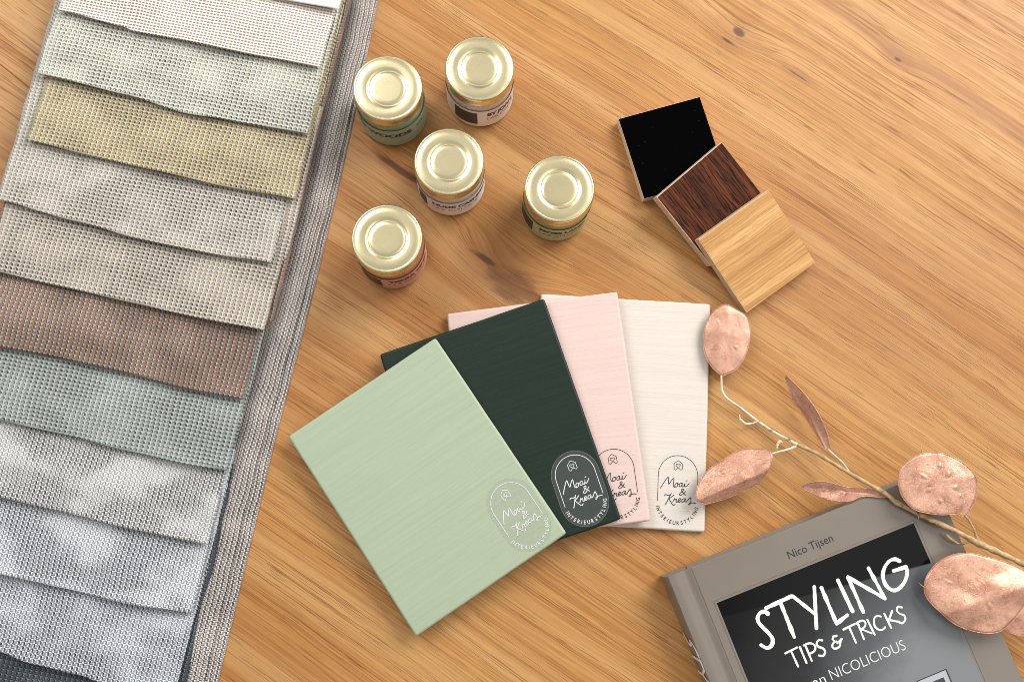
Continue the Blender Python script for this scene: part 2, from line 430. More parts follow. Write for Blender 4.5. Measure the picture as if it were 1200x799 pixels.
# ------------------------------------------------------------------ the table top
tbl = empty('table_top', yaw((0, 0, 0), 0))
tag(tbl, 'light oak table top with brown knots, lying under all the samples', 'table')
def plank(poly, bev=0.35):
    bm = bmesh.new()
    a = R(-29.66); c_, s_ = math.cos(a), math.sin(a)
    vs = [bm.verts.new(((u * c_ - v * s_) * S, (u * s_ + v * c_) * S, 0)) for u, v in poly]
    f = bm.faces.new(vs)
    r = bmesh.ops.extrude_face_region(bm, geom=[f])
    for v in r['geom']:
        if isinstance(v, bmesh.types.BMVert): v.co.z -= 0.032
    bmesh.ops.recalc_face_normals(bm, faces=bm.faces)
    top = [e for e in bm.edges if all(abs(v.co.z) < 1e-6 for v in e.verts)]
    bmesh.ops.bevel(bm, geom=top, offset=bev * S, segments=2, profile=0.5, affect='EDGES')
    me = bpy.data.meshes.new('plank'); bm.to_mesh(me); bm.free()
    return link_mesh('plank', me, M['table'], tbl)
VS, UE = 24.4, -330.0
plank([(-1000, -560), (1000, -560), (1000, 700), (UE + 0.03, 700), (UE + 0.03, VS - 0.03), (-1000, VS - 0.03)])
plank([(-1000, VS + 0.03), (UE - 0.03, VS + 0.03), (UE - 0.03, 700), (-1000, 700)], 0.8)

# ------------------------------------------------------------------ fabric sample book
FO, Fd, Fn = (-124.2, 319.6), (-0.0430, -0.99907), (-0.99907, 0.0430)
book_f = empty('fabric_sample_book', pose((FO[0], FO[1], 0), (-Fn[0], -Fn[1], 0), (-Fd[0], -Fd[1], 0), (0, 0, 1)))
tag(book_f, 'overlapping woven fabric swatches in beige, brown, teal and grey on a mesh backing', 'fabric samples')
BACK = 2.6
c_thread = srgb(232, 222, 212)
# name, (bottom edge knots (s,t)), right edge s, left edge s, label, material, lift
W_ = lambda *a, **k: woven(*a, **k)
sw = [
 ('white', [(-5, 22), (20, 22.9), (77, 23.2), (200, 24)], 18.6, 196, 'plain off white swatch', W_('white_cloth', srgb(246, 242, 234), srgb(214, 208, 200), None, 1.5, 1.3, 0.2, 1.0, 'twill', gk=1.0), 0.6),
 ('pink', [(20, 63.2), (23, 63.4), (144.7, 63.7), (151.4, 62.1), (191, 59.6), (200, 59.4)], 21.6, 195.5, 'open weave pink and tan swatch', W_('pink_cloth', srgb(244, 234, 226), srgb(150, 116, 86), None, 2.2, 2.0, 0.3, 2.0, 'grid', gk=0.9), 0.9),
 ('green', [(15, 107.6), (21, 107.8), (67.6, 108.6), (97, 110), (140.5, 105.5), (198, 103.2)], 20.0, 198.3, 'pale sage and white swatch', W_('sage_cloth', srgb(244, 243, 230), srgb(66, 62, 38), srgb(196, 192, 162), sheer=0.45, seed=3.0), 1.3),
 ('yellow', [(15, 150.4), (19, 150.7), (65.8, 151.6), (107.9, 150.5), (150, 149.3), (193, 147.2)], 18.2, 193.2, 'mustard yellow swatch', W_('mustard_cloth', srgb(228, 214, 180), srgb(62, 44, 16), srgb(172, 148, 98), sheer=0.3, seed=4.0), 0.8),
 ('lightbeige', [(20, 193), (23.8, 193.5), (65.9, 195.4), (107.3, 195.3), (149.7, 192.1), (203, 188.1)], 24.0, 202.3, 'light greige swatch', W_('greige_cloth', srgb(238, 229, 216), srgb(56, 46, 38), srgb(180, 167, 150), sheer=0.4, seed=5.0), 1.0),
 ('beige', [(15, 235.6), (19, 236), (58.1, 236.7), (103.4, 235.4), (149.3, 234.1), (200, 232.5)], 18.6, 197.5, 'sand and charcoal swatch', W_('sand_cloth', srgb(232, 221, 206), srgb(46, 36, 30), srgb(168, 150, 130), sheer=0.3, seed=6.0), 1.5),
 ('brown', [(20, 280.2), (22, 280.4), (55.5, 281.1), (97, 278.6), (138, 277.5), (200, 279)], 22.4, 199, 'rust brown swatch', W_('brown_cloth', srgb(206, 184, 168), srgb(40, 24, 20), srgb(136, 84, 54), sheer=0.15, seed=7.0, foot_k=0.9), 0.9),
 ('teal', [(18, 324.3), (22.7, 324.5), (44.7, 325.7), (85.3, 324.7), (126, 322.7), (200, 321)], 21.0, 199, 'grey teal swatch', W_('teal_cloth', srgb(208, 212, 204), srgb(34, 42, 48), srgb(130, 143, 142), sheer=0.25, seed=8.0), 0.7),
 ('silver', [(20, 369.8), (23.9, 370), (73.9, 369.9), (114.3, 368), (154.6, 367), (200, 366)], 23.2, 199, 'silver white swatch', W_('silver_cloth', srgb(250, 248, 244), srgb(66, 66, 72), srgb(212, 212, 210), sheer=0.55, seed=9.0, foot_k=0.9), 1.0),
 ('iceblue', [(20, 411.2), (25, 411.5), (63, 413.3), (102.9, 412), (142.7, 411), (200, 410)], 23.4, 199, 'ice blue swatch', W_('ice_cloth', srgb(248, 249, 252), srgb(68, 74, 90), srgb(214, 218, 226), sheer=0.45, seed=10.0, foot_k=0.9), 1.2),
 ('greyblue', [(15, 460.5), (21, 461), (66.5, 461), (80.7, 459), (110, 458), (130.8, 455), (200, 452)], 22.0, 199, 'grey blue swatch', W_('greyblue_cloth', srgb(246, 248, 252), srgb(48, 56, 78), srgb(202, 208, 220), sheer=0.4, seed=11.0, foot_k=0.9), 0.9),
 ('navy', [(10, 520), (200, 514)], 19.0, 199, 'dark navy swatch', W_('navy_cloth', srgb(120, 128, 132), srgb(10, 12, 18), srgb(40, 50, 62), sheer=0.1, seed=12.0, foot_k=0.9), 0.6),
]
PROUD = {'beige': 2.5, 'brown': 7.5, 'navy': 3.0}   # how far a swatch sticks out beside those above it
def interp(kn, s):
    if s <= kn[0][0]: return kn[0][1]
    for (a, b), (c_, d) in zip(kn, kn[1:]):
        if s <= c_:
            q = (s - a) / (c_ - a); q = q * q * (3 - 2 * q); return b + (d - b) * q
    return kn[-1][1]
TH_L = 1.25
def bump_layer(j, s, t):
    kn = sw[j][1]; wdt = interp(kn, s) - t
    n1 = 0.5 + 0.5 * noise.noise(Vector((s * 0.020 + j * 7.3, t * 0.026, j * 1.9)))
    n2 = 0.5 + 0.5 * noise.noise(Vector((s * 0.055 + j * 3.1, t * 0.05, j * 4.4 + 9)))
    b = 0.15 + 1.7 * n1 * n1 + 0.45 * n2 * n2
    # the free bottom edge lifts a little here and there, the visible strip bellies up
    if wdt < 60:
        e = math.exp(-max(wdt, 0) / 10.0) * (1.9 + sw[j][6] * 2.2 * max(0, noise.noise(Vector((s * 0.018 + j * 11, 0.3, j))) + 0.25))
        b += e + 2.0 * math.exp(-((wdt - 20) / 11.0) ** 2) * (0.35 + 0.9 * max(0, noise.noise(Vector((s * 0.03 + j * 5, 3.3, j * 2.7))) + 0.2))
    return b
def layer_z(k, s, t):
    z = BACK
    for j in range(len(sw) - 1, k - 1, -1): z += TH_L + bump_layer(j, s, t) * (1.0 if j == k else 0.55)
    return z
for k, (nm, kn, rs, ls, lab, mat, lift) in enumerate(sw):
    NU, NR = 76, 64
    vs, fs, uv, ed = [], [], [], []
    rnd = random.Random(k)
    for i in range(NR + 1):
        wd = (i / NR) ** 1.25 * {'brown': 300.0, 'navy': 200.0}.get(nm, 150.0)
        for u in range(NU + 1):
            r_ = rs + (0.35 * ((i % 2) - 0.5) + 0.5 * noise.noise(Vector((i * 0.23, k, 5))) if True else 0)
            if wd > 44: r_ -= min(1.0, (wd - 44) / 8.0) * PROUD.get(nm, 0.8)
            l_ = ls + 0.6 * noise.noise(Vector((i * 0.2, k, 9)))
            s_ = r_ + (l_ - r_) * u / NU
            t_ = interp(kn, s_) - wd
            z_ = layer_z(k, s_, t_)
            if wd < 1.2: z_ -= (1.2 - wd) * 0.35
            e_r = s_ - r_
            if e_r < 3: z_ -= (3 - e_r) * 0.12
            vs.append((-s_, -t_, z_)); uv.append((s_, t_)); ed.append(l_ - s_)
    for i in range(NR):
        for u in range(NU):
            a = i * (NU + 1) + u
            fs.append((a, a + NU + 1, a + NU + 2, a + 1))
    o = mesh('swatch', vs, fs, mat, book_f, True, uv, {'edge': ed})
    o['label'] = lab
    md = o.modifiers.new('sol', 'SOLIDIFY'); md.thickness = 0.6 * S; md.offset = -1
# backing: a lower sheet and a folded-back upper sheet that rolls up along the right edge
m_back = woven('backing_cloth', srgb(250, 240, 232), srgb(46, 34, 30), srgb(222, 208, 196), sheer=0.1, seed=20.0, foot_k=0.95, bold=0.025, leg=-0.2)
def edge_s(t):       # right edge, slightly bowed
    return -2.6 * math.sin(max(0, min(1, t / 300.0)) * math.pi) if t < 300 else 0.0
def strip(name, prof, mat, t0=-60, t1=520, dt=4):
    vs, fs, uv, ed = [], [], [], []; n = len(prof(0)); rows = int((t1 - t0) / dt) + 1
    for i in range(rows):
        t = t0 + i * dt; L = 0; P = prof(t)
        for k, (s_, z_) in enumerate(P):
            if k: L += math.hypot(s_ - P[k - 1][0], z_ - P[k - 1][1])
            vs.append((-(s_ + edge_s(t)), -t, z_)); uv.append((L, t)); ed.append(50.0)
        if i:
            for k in range(n - 1):
                a = (i - 1) * n + k; fs.append((a, a + 1, a + n + 1, a + n))
    o = mesh(name, vs, fs, mat, book_f, True, uv, {'edge': ed})
    bm = bmesh.new(); bm.from_mesh(o.data); bmesh.ops.recalc_face_normals(bm, faces=bm.faces); bm.to_mesh(o.data); bm.free()
    md = o.modifiers.new('sol', 'SOLIDIFY'); md.thickness = 0.5 * S; md.offset = -1
    return o
def prof_low(t):
    w = 0.3 * noise.noise(Vector((t * 0.03, 1, 1)))
    return [(0.0, 0.55), (0.35, 0.95 + w * 0.3), (1.2, 1.25)] + [(2 + k * 3.0, 1.3 + 0.15 * noise.noise(Vector((t * 0.05, k, 2)))) for k in range(63)]
strip('backing_lower', prof_low, m_back)
def prof_up(t):
    off = 1.2 + 6.6 * max(0, min(1, (t - 20) / 330.0))           # the fold creeps away from the edge towards the near end
    hgt = 7.2 - 3.4 * max(0, min(1, (t - 40) / 360.0)) + 0.5 * noise.noise(Vector((t * 0.02, 4, 4)))
    wid = 19.0 - off * 0.25
    pts = []
    for k in range(8):                                             # rounded fold
        a = math.pi * k / 7; pts.append((off + 1.4 - 1.4 * math.sin(a) * 1.0, 2.7 - 1.0 * math.cos(a)))
    for k in range(1, 15):
        q = k / 14; bulge = math.sin(math.pi * q ** 0.8) ** 1.3
        pts.append((off + 1.4 + q * wid, 3.7 - 1.4 * q + (hgt - 2.2) * bulge * (1 + 0.15 * noise.noise(Vector((t * 0.04, q * 3, 7))))))
    for k in range(1, 40): pts.append((off + 1.4 + wid + k * 4.2, 2.3))
    return pts
strip('backing_fold', prof_up, m_back)

# ------------------------------------------------------------------ jars of paint
def gold():
    t = NT('gold_lid_metal')
    n = t.noise(t.obj(), 900.0, 3.0, 0.6); n2 = t.noise(t.obj(), 60.0, 3.0, 0.6)
    oi = t.new('ShaderNodeObjectInfo').outputs['Random']
    x, y, z = t.sep(t.obj())
    sc_ = t.noise(t.vec(t.m('ADD', t.m('MULTIPLY', x, 90.0), t.m('MULTIPLY', oi, 50.0)), t.m('MULTIPLY', t.m('ADD', y, t.m('MULTIPLY', x, 0.6)), 900.0), t.m('MULTIPLY', oi, 9.0)), 1.0, 2.0, 0.5)
    n2 = t.m('ADD', n2, t.m('MULTIPLY', t.smooth(sc_, 0.66, 0.72), 0.5))
    t.bsdf(t.mix(t.smooth(n2, 0.4, 0.8), (0.86, 0.74, 0.45), (0.82, 0.70, 0.41)), t.m('ADD', 0.22, t.m('MULTIPLY', n2, 0.12)), 1.0, t.bump(n, 0.00001, 0.12))
    return t.mat
M['gold'] = gold()
_t = NT('clear_glass'); _gl = _t.new('ShaderNodeBsdfGlossy'); _gl.inputs['Roughness'].default_value = 0.04; _tr = _t.new('ShaderNodeBsdfTransparent'); _mx = _t.new('ShaderNodeMixShader'); _lw = _t.new('ShaderNodeLayerWeight'); _fr = _t.m('ADD', 0.03, _t.m('MULTIPLY', _t.m('POWER', _lw.outputs['Facing'], 4.0), 0.22))
_tr.inputs[0].default_value = (0.97, 0.985, 0.975, 1)
_t.t.links.new(_fr, _mx.inputs[0]); _t.t.links.new(_tr.outputs[0], _mx.inputs[1]); _t.t.links.new(_gl.outputs[0], _mx.inputs[2]); _t.t.links.new(_mx.outputs[0], _t.out.inputs[0]); M['glass'] = _t.mat
def paint_mat(name, c):
    t = NT(name); n = t.noise(t.obj(), 160.0, 4.0, 0.6)
    x, y, z = t.sep(t.obj())
    sp = t.m('MULTIPLY', t.smooth(t.noise(t.obj(), 420.0, 3.0, 0.65), 0.63, 0.70), t.smooth(z, 0.026, 0.031))
    col = t.mix(t.smooth(n, 0.35, 0.7), tuple(q * 0.86 for q in c), c)
    t.bsdf(t.mix(t.m('MULTIPLY', sp, 0.75), col, tuple(q * 0.16 for q in c)), 0.3)
    return t.mat
R_G = 21.7
lid_prof = [(0, 44.5), (4, 44.5), (8, 44.5), (9.7, 44.48), (10.4, 44.3), (10.9, 44.08), (11.4, 44.02), (12.0, 44.15), (12.8, 44.55), (13.4, 44.72), (14.2, 44.8), (16, 44.82), (18.9, 44.85), (19.25, 44.7), (19.5, 44.65), (19.8, 44.75), (20.3, 44.85), (20.8, 44.75), (21.2, 44.35), (21.45, 43.6), (21.5, 42.5), (21.45, 38.8), (21.5, 37.8), (21.7, 37.1), (21.75, 36.6), (21.55, 36.2), (21.1, 36.1), (20.9, 36.8)]
glass_prof = [(0, 0.5), (16, 0.4), (18.6, 0.0), (20.2, 0.1), (21.3, 0.8), (21.7, 2.2), (21.7, 30.5), (21.5, 33), (20.9, 34.6), (20.3, 35.6), (20.3, 40)]
def bend_text(parent, items, mat, name, az0, r):
    vs, fs = [], []
    for body, phi0, phi1, z0, cap, off in items:
        arc0, arc1 = R(phi0) * r, R(phi1) * r
        v, f = fit_text(body, arc0, arc1, z0, cap, off); b = len(vs)
        for x, y, _ in v:
            a = R(az0) + x / r; vs.append((r * math.cos(a), r * math.sin(a), y))
        fs += [tuple(b + i for i in q) for q in f]
    return mesh(name, vs, fs, mat, parent)
def arc_patch(parent, name, az0, p0, p1, z0, z1, r, mat, n=24, rise=0.0):
    vs, fs = [], []
    for i in range(n + 1):
        a = R(az0 + p0 + (p1 - p0) * i / n)
        for z in (z0, z1): vs.append((r * math.cos(a), r * math.sin(a), z))
        if i: fs.append((2 * i - 2, 2 * i, 2 * i + 1, 2 * i - 1))
    return mesh(name, vs, fs, mat, parent, True)
jars = [
 ((-100.13, 241.93), srgb(160, 178, 144), srgb(164, 180, 150), None, [('KING WOODS', -96, 36, 17.0, 5.0, 0.045), ('HI', 48, 62, 18.0, 3.6, 0.0)], 'jar of sage green paint with WOODS on its label, touching the fabric side', 'green'),
 ((-46.11, 264.08), srgb(232, 204, 192), srgb(236, 216, 208), (-48, -5), [('BY JOAN', 12, 66, 18.5, 4.6, 0.05), ('LAB COLOUR', 12, 84, 12.5, 3.2, -0.012)], 'pale pink paint jar with a large black square, farthest from the boards', 'pink'),
 ((-55.08, 201.35), srgb(240, 230, 222), srgb(246, 240, 234), (-66, -44), [('NUDE CASHMERE', -32, 86, 18.5, 4.4, 0.05), ('LAB COLOUR', -32, 52, 12.3, 3.2, -0.012)], 'off white paint jar with NUDE CASHMERE label, in the middle of the five', 'nude'),
 ((14.44, 195.23), srgb(172, 176, 130), srgb(182, 186, 142), (-88, -46), [('MOSS LAND', -32, 52, 18.5, 4.4, 0.05), ('LAB COLOUR', -32, 50, 12.3, 3.2, -0.012)], 'jar of olive moss green paint, closest to the wood samples', 'moss'),
 ((-84.15, 147.58), srgb(208, 142, 120), srgb(216, 156, 136), (-58, -16), [('TERRA PINK', -4, 84, 18.5, 4.4, 0.05), ('LAB COLOUR', -4, 76, 12.3, 3.2, -0.012)], 'jar of terracotta pink paint, closest to the dark green board', 'terra'),
]
jar_parts = {}
for i, ((jx, jy), pc, lc, blk, txt, lab, key) in enumerate(jars):
    j = empty('paint_jar', yaw((jx, jy, 0), 0)); tag(j, lab, 'jar', 'small paint jars with gold lids')
    if i == 0:
        lid = lathe('lid', lid_prof, M['gold'], j, 96); gl = lathe('glass_body', glass_prof, M['glass'], j, 96)
    else:
        for src in (lid, gl):
            c_ = src.copy(); COL.objects.link(c_); c_.parent = j
    pm = paint_mat(key + '_paint', pc)
    lathe('paint', [(0, 1.2), (18.6, 1.0), (19.9, 1.1), (20.8, 1.6), (21.15, 2.6), (21.15, 30.2), (20.95, 32.7), (20.3, 34.1), (19.7, 35.3), (19.7, 38.5), (0, 38.5)], pm, j, 72)
    lm = simple(key + '_label', lc, 0.4)
    az = -80
    lb = arc_patch(j, 'label', az, -128, 128, 2.6, 27.5, R_G + 0.12, lm, 64)
    if blk: arc_patch(lb, 'black_square', az, blk[0], blk[1], 6.5, 24.5, R_G + 0.2, M['print_black'])
    bend_text(lb, txt, M['print_black'], 'label_lettering', az, R_G + 0.2)

# ------------------------------------------------------------------ wood samples
def wood_sample(lab, mt, o, ex, ey, n, face, core, bev=0.25, inset=0.5, seg=2):
    e = empty('wood_sample', pose(o, ex, ey, n)); tag(e, lab, 'wood sample', 'square wood finish samples')
    h = 28.3
    box('core_block', -h, h, -h, h, -8.0, -0.12, core, e, bev, seg)
    box('finish_face', -h + inset, h - 0.12, -h + 0.12, h - inset, -0.3, 0.03, face, e, 0.1, 1)  # pale core bared at far and left edges imitates the bevel's window glint
    return e
f_black = NT('black_lacquer'); _n = f_black.noise(f_black.obj(), 240.0, 3.0, 0.5); _dots = f_black.smooth(f_black.noise(f_black.obj(), 520.0, 1.0, 0.5), 0.74, 0.8)
f_black.bsdf(f_black.mix(f_black.m('MULTIPLY', _dots, 0.14), (0.0018, 0.0018, 0.002), (0.2, 0.2, 0.2)), 0.4, 0.0, f_black.bump(_n, 0.00003, 0.3), Specular_IOR_Level=0.0)
wood_sample('square sample finished in flat black, partly under the dark brown one', 0, (84.06, 246.54, 8.03), (0.90631, 0.42262, 0), (-0.42262, 0.90631, 0), (0, 0, 1), f_black.mat, raw_wood('raw_birch', srgb(236, 210, 188)), inset=0.25)
wood_sample('square sample in dark brown stained wood with black grain, middle of the three', 1, (116.23, 211.05, 13.95), (0.64775, 0.76186, 0.0), (-0.74521, 0.63359, 0.20791), (0.1584, -0.13467, 0.97815),
            veneer('wenge_veneer', [(0.30, srgb(36, 15, 9)), (0.46, srgb(70, 34, 18)), (0.56, srgb(97, 50, 26)), (0.70, srgb(122, 68, 36))], 'y', srgb(20, 10, 8), 0.5, 9.0, 330.0, 0.85, 0.1), raw_wood('raw_beech', srgb(228, 198, 170)))
wood_sample('square sample in light natural oak, lying on top of the dark brown one', 2, (146.22, 184.27, 14.05), (0.71284, 0.70133, 0.0), (-0.6847, 0.69594, 0.21644), (0.1518, -0.15429, 0.9763),
            veneer('oak_veneer', [(0.34, srgb(160, 108, 54)), (0.45, srgb(188, 136, 76)), (0.54, srgb(210, 160, 98)), (0.66, srgb(228, 186, 128))], 'x', srgb(150, 104, 56), 0.5, 3.0, 230.0, 0.25), raw_wood('raw_oak', srgb(222, 188, 152)))

# ------------------------------------------------------------------ painted boards with stickers
def aff(p):
    X, Y = p; return (26.62 + .06684 * (X - 118) + .00212 * (Y - 368), -46.42 + .00378 * (X - 118) - .06585 * (Y - 368))
SCRIPT = [
 [(112, 372), (125, 350), (150, 310), (172, 280), (185, 270), (186, 295), (188, 328), (193, 334), (205, 315), (225, 290), (238, 281), (236, 310), (232, 345), (240, 362), (252, 360)],
 [(268, 325), (252, 333), (246, 350), (254, 361), (268, 357), (274, 340), (267, 325), (282, 334)],
 [(312, 325), (294, 330), (286, 348), (293, 360), (305, 355), (315, 335), (318, 325), (314, 350), (322, 360), (332, 352), (343, 326), (337, 350), (345, 360), (360, 350), (380, 328)],
 [(352, 306), (362, 302)],
 [(347, 438), (330, 420), (312, 400), (310, 385), (322, 378), (330, 388), (320, 402), (296, 420), (290, 433), (302, 440), (322, 430), (348, 402)],
 [(150, 444), (160, 432), (185, 440), (208, 434)],
 [(213, 422), (195, 455), (172, 500), (156, 527)],
 [(238, 438), (215, 455), (193, 470), (205, 495), (220, 520), (235, 533), (250, 523)],
 [(226, 502), (240, 478), (245, 468), (247, 480), (262, 476), (258, 500), (266, 504), (282, 492), (298, 480), (296, 469), (284, 474), (276, 492), (284, 504), (304, 495)],
 [(336, 470), (318, 476), (310, 492), (318, 503), (330, 497), (342, 478), (346, 470), (340, 495), (350, 502), (362, 490), (388, 462), (393, 468), (396, 495), (392, 515), (380, 529), (370, 522)],
 [(380, 513), (410, 510), (440, 516)],
]
HOUSE = [[(278, 112), (240, 142), (240, 194), (251, 203), (278, 181), (305, 203), (317, 194), (317, 142), (278, 112)],
         [(278, 183), (257, 160), (260, 148), (269, 145), (278, 154), (287, 145), (296, 148), (299, 160), (278, 183)]]
CX, TOPY, BOTY, PR = 37.0, -38.3, -55.3, 12.4
def arch_line():
    pts = [(CX - PR, -54.6)] + [(CX + PR * math.cos(a), TOPY + PR * math.sin(a)) for a in [math.pi * (1 - k / 40) for k in range(41)]] + [(CX + PR, -53.9)]
    return [pts]
def arc_text():
    word = 'INTERIEURSTYLING'; wd = [0.55 if ch == 'I' else 1.0 for ch in word]; tot = sum(wd)
    a0, a1 = 189.0, 352.0; acc = 0; vs, fs = [], []
    for ch, q in zip(word, wd):
        a = R(a0 + (a1 - a0) * (acc + q / 2) / tot); acc += q
        v, f = text_data(ch, 1.0, 0.012); b = len(vs)
        xs = [p[0] for p in v]; mx = (min(xs) + max(xs)) / 2
        c0 = (CX + 13.5 * math.cos(a), BOTY + 13.5 * math.sin(a)); up = (-math.cos(a), -math.sin(a)); rt = (up[1], -up[0])
        for x, y, _ in v:
            x = (x - mx) * 2.75; y = y * 3.3
            vs.append((c0[0] + rt[0] * x + up[0] * y, c0[1] + rt[1] * x + up[1] * y, 0.14))
        fs += [tuple(b + i for i in p) for p in f]
    return vs, fs
def pill(r, n=28):
    return [(CX + r * math.cos(math.pi * k / n), TOPY + r * math.sin(math.pi * k / n)) for k in range(n + 1)] + [(CX + r * math.cos(math.pi * (1 + k / n)), BOTY + r * math.sin(math.pi * (1 + k / n))) for k in range(n + 1)]
BW, BL, BT = 109.5, 144.6, 4.0
def board(lab, o, ex, ey, n, paint, ink, film_vis, bw=1.7):
    fm = M['film'] if film_vis else M['thin_film']
    e = empty('paint_sample_board', pose(o, ex, ey, n)); tag(e, lab, 'sample board', 'painted sample boards fanned out on the table')
    box('painted_panel', -BW / 2, BW / 2, -BL / 2, BL / 2, -BT, 0, paint, e, bw, 4, 0.22)
    P = pill(14.9)
    stk = mesh('sticker', [(x, y, 0.09) for x, y in P], [tuple(range(len(P)))], fm, e)
    if film_vis: ribbon('film_rim', [P + [P[0]]], 0.22, 0.12, M['film_edge'], stk)
    lw = 0.38 if film_vis else 0.33
    ribbon('arch_outline', arch_line(), lw, 0.15, ink, stk)
    ribbon('house_icon', [[aff(p) for p in l] for l in HOUSE], 0.36, 0.15, ink, stk)
    ribbon('script_lettering', [[tuple(q) for q in spline([(*aff(p), 0) for p in l], 4)] for l in SCRIPT], 0.50 if film_vis else 0.44, 0.15, ink, stk)
    vs, fs = arc_text(); mesh('curved_lettering', vs, fs, ink, stk)
    return e
def on(ty, yw):
    c_, s_ = math.cos(R(yw)), math.sin(R(yw)); ct, st = math.cos(R(ty)), math.sin(R(ty))
    return (c_ * ct, s_ * ct, st), (-s_, c_, 0), (-st * c_, -st * s_, ct)
board('cream painted board, lowest and rightmost of the fan, pod touching its sticker', (75.11, 70.71, 4.03), *on(0, 5.53), brushed_paint('cream_paint', srgb(214, 204, 193)), M['print_black'], False)
board('pale pink painted board between the cream board and the dark green board', (28.57, 60.2, 9.01), *on(3, 15.93), brushed_paint('pink_paint', srgb(221, 193, 184)), M['print_black'], False)
board('dark green painted board with white sticker print, between the pink and sage boards', (0.76, 43.01, 12.15), *on(3.2, 27.46), brushed_paint('dark_green_paint', srgb(29, 43, 34), 0.42, 0.25), M['print_white'], True)
board('sage green painted board lying on top of the fan', (-38.54, 6.44, 14.2), *on(3.4, 42.76), brushed_paint('sage_paint', srgb(169, 181, 153)), M['print_white'], True)

# ------------------------------------------------------------------ the book
bk = empty('hardcover_book', yaw((119.8, -22.4, 0), 29.82))
tag(bk, 'taupe hardcover book with STYLING TIPS & TRICKS in white on a dark cover picture', 'book')
def taupe():
    t = NT('taupe_cover'); n = t.noise(t.obj(), 700.0, 3.0, 0.6); n2 = t.noise(t.obj(), 22.0, 3.0, 0.6)
    c = srgb(126, 115, 104)
    t.bsdf(t.mix(t.smooth(n2, 0.3, 0.75), tuple(q * 0.93 for q in c), c), 0.26, 0.0, t.bump(n, 0.00003, 0.3), Specular_IOR_Level=0.5)
    return t.mat
M['taupe'] = taupe()
M['paper'] = simple('page_paper', (0.72, 0.70, 0.65), 0.8)
def extrude_profile(name, prof, y0, y1, mat, parent, closed=True):
    n = len(prof); vs = [(x, y0, z) for x, z in prof] + [(x, y1, z) for x, z in prof]
    fs = [(k, (k + 1) % n, n + (k + 1) % n, n + k) for k in range(n if closed else n - 1)]
    fs += [tuple(range(n))[::-1], tuple(range(n, 2 * n))]
    o = mesh(name, vs, fs, mat, parent)
    bm = bmesh.new(); bm.from_mesh(o.data); bmesh.ops.recalc_face_normals(bm, faces=bm.faces); bm.to_mesh(o.data); bm.free()
    return o
BH = 242.0
fc = box('front_cover', 8.6, 169, -BH, 0, 17.3, 20.0, M['taupe'], bk, 0.7, 3)
# the spine and the pressed joint, one wrapped sheet
outer = [(9.4, 19.75), (8.0, 19.7), (6.8, 19.3), (5.4, 18.9), (4.0, 18.8), (2.6, 19.1), (1.2, 19.8), (-3.0, 20.05), (-6.1, 19.9), (-6.8, 19.2), (-7.1, 17.2), (-7.4, 14), (-7.65, 10.5), (-7.85, 7), (-7.95, 4), (-7.9, 2.2), (-7.6, 1.1), (-6.9, 0.4), (-5.6, 0.1), (-2, 0.02), (4, 0.02), (9.4, 0.02)]
inner = [(9.4, 1.8), (4, 1.8), (-2, 1.9), (-4.8, 2.2), (-6.0, 4), (-6.3, 8), (-6.3, 12), (-6.1, 15), (-5.4, 17), (-4.0, 18.1), (-0.4, 18.3), (2.6, 17.4), (4.0, 17.0), (8.0, 17.6), (9.4, 17.9)]
sp = extrude_profile('spine', outer + inner, -BH + 0.05, -0.05, M['taupe'], bk)
for p in sp.data.polygons: p.use_smooth = len(p.vertices) == 4
_em = sp.modifiers.new('es', 'EDGE_SPLIT'); _em.split_angle = R(40)
box('back_cover', 9.0, 169, -BH, 0, 0.0, 2.6, M['taupe'], bk, 0.7, 2)
box('page_block', -3.6, 165.5, -BH + 3, -3.0, 2.65, 17.2, M['paper'], bk, 0.3, 1)
def cover_picture():
    t = NT('cover_picture_print'); x, y, z = t.sep(t.obj())
    # dark print; the paler grey lower corner is partly a gloss reflection painted in
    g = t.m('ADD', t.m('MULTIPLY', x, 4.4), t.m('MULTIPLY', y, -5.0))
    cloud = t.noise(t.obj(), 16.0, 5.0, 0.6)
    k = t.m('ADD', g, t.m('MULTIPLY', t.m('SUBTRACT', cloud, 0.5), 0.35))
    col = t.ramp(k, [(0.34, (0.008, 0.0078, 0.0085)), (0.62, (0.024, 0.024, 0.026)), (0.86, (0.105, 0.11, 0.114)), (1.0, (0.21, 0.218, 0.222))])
    refl_edge = t.smooth(t.m('ADD', y, t.m('MULTIPLY', x, 0.13)), -0.0308, -0.0322)  # dark top band, painted where the reflected light ends
    col = t.mix(refl_edge, (0.0035, 0.003, 0.0036), col)
    scr = t.smooth(t.noise(t.vec(t.m('MULTIPLY', x, 160.0), t.m('MULTIPLY', y, 40.0), 0.0), 1.0, 4.0, 0.7, 1.2), 0.69, 0.76)
    col = t.mix(t.m('MULTIPLY', scr, 0.10), col, (0.3, 0.3, 0.3))
    t.bsdf(col, 0.14, 0.0, None, Specular_IOR_Level=0.14)
    return t.mat
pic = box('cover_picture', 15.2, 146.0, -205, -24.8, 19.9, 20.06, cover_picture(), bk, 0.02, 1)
ribbon('picture_border', [[(13.8, -23.3), (147.5, -23.3), (147.5, -206.5), (13.8, -206.5), (13.8, -23.3)]], 0.4, 20.05, M['print_grey'], bk)
def strokes(lines, n=6):
    out = []
    for l in lines:
        out.append([(p.x, p.y) for p in spline([(*q, 0) for q in l], n)] if len(l) > 5 else [p for p in l])
    return out
def dense(l, st=0.8):
    o = []
    for a, b in zip(l, l[1:]):
        k = max(1, int(math.hypot(b[0] - a[0], b[1] - a[1]) / st))
        o += [(a[0] + (b[0] - a[0]) * i / k, a[1] + (b[1] - a[1]) * i / k) for i in range(k)]
    return o + [l[-1]]
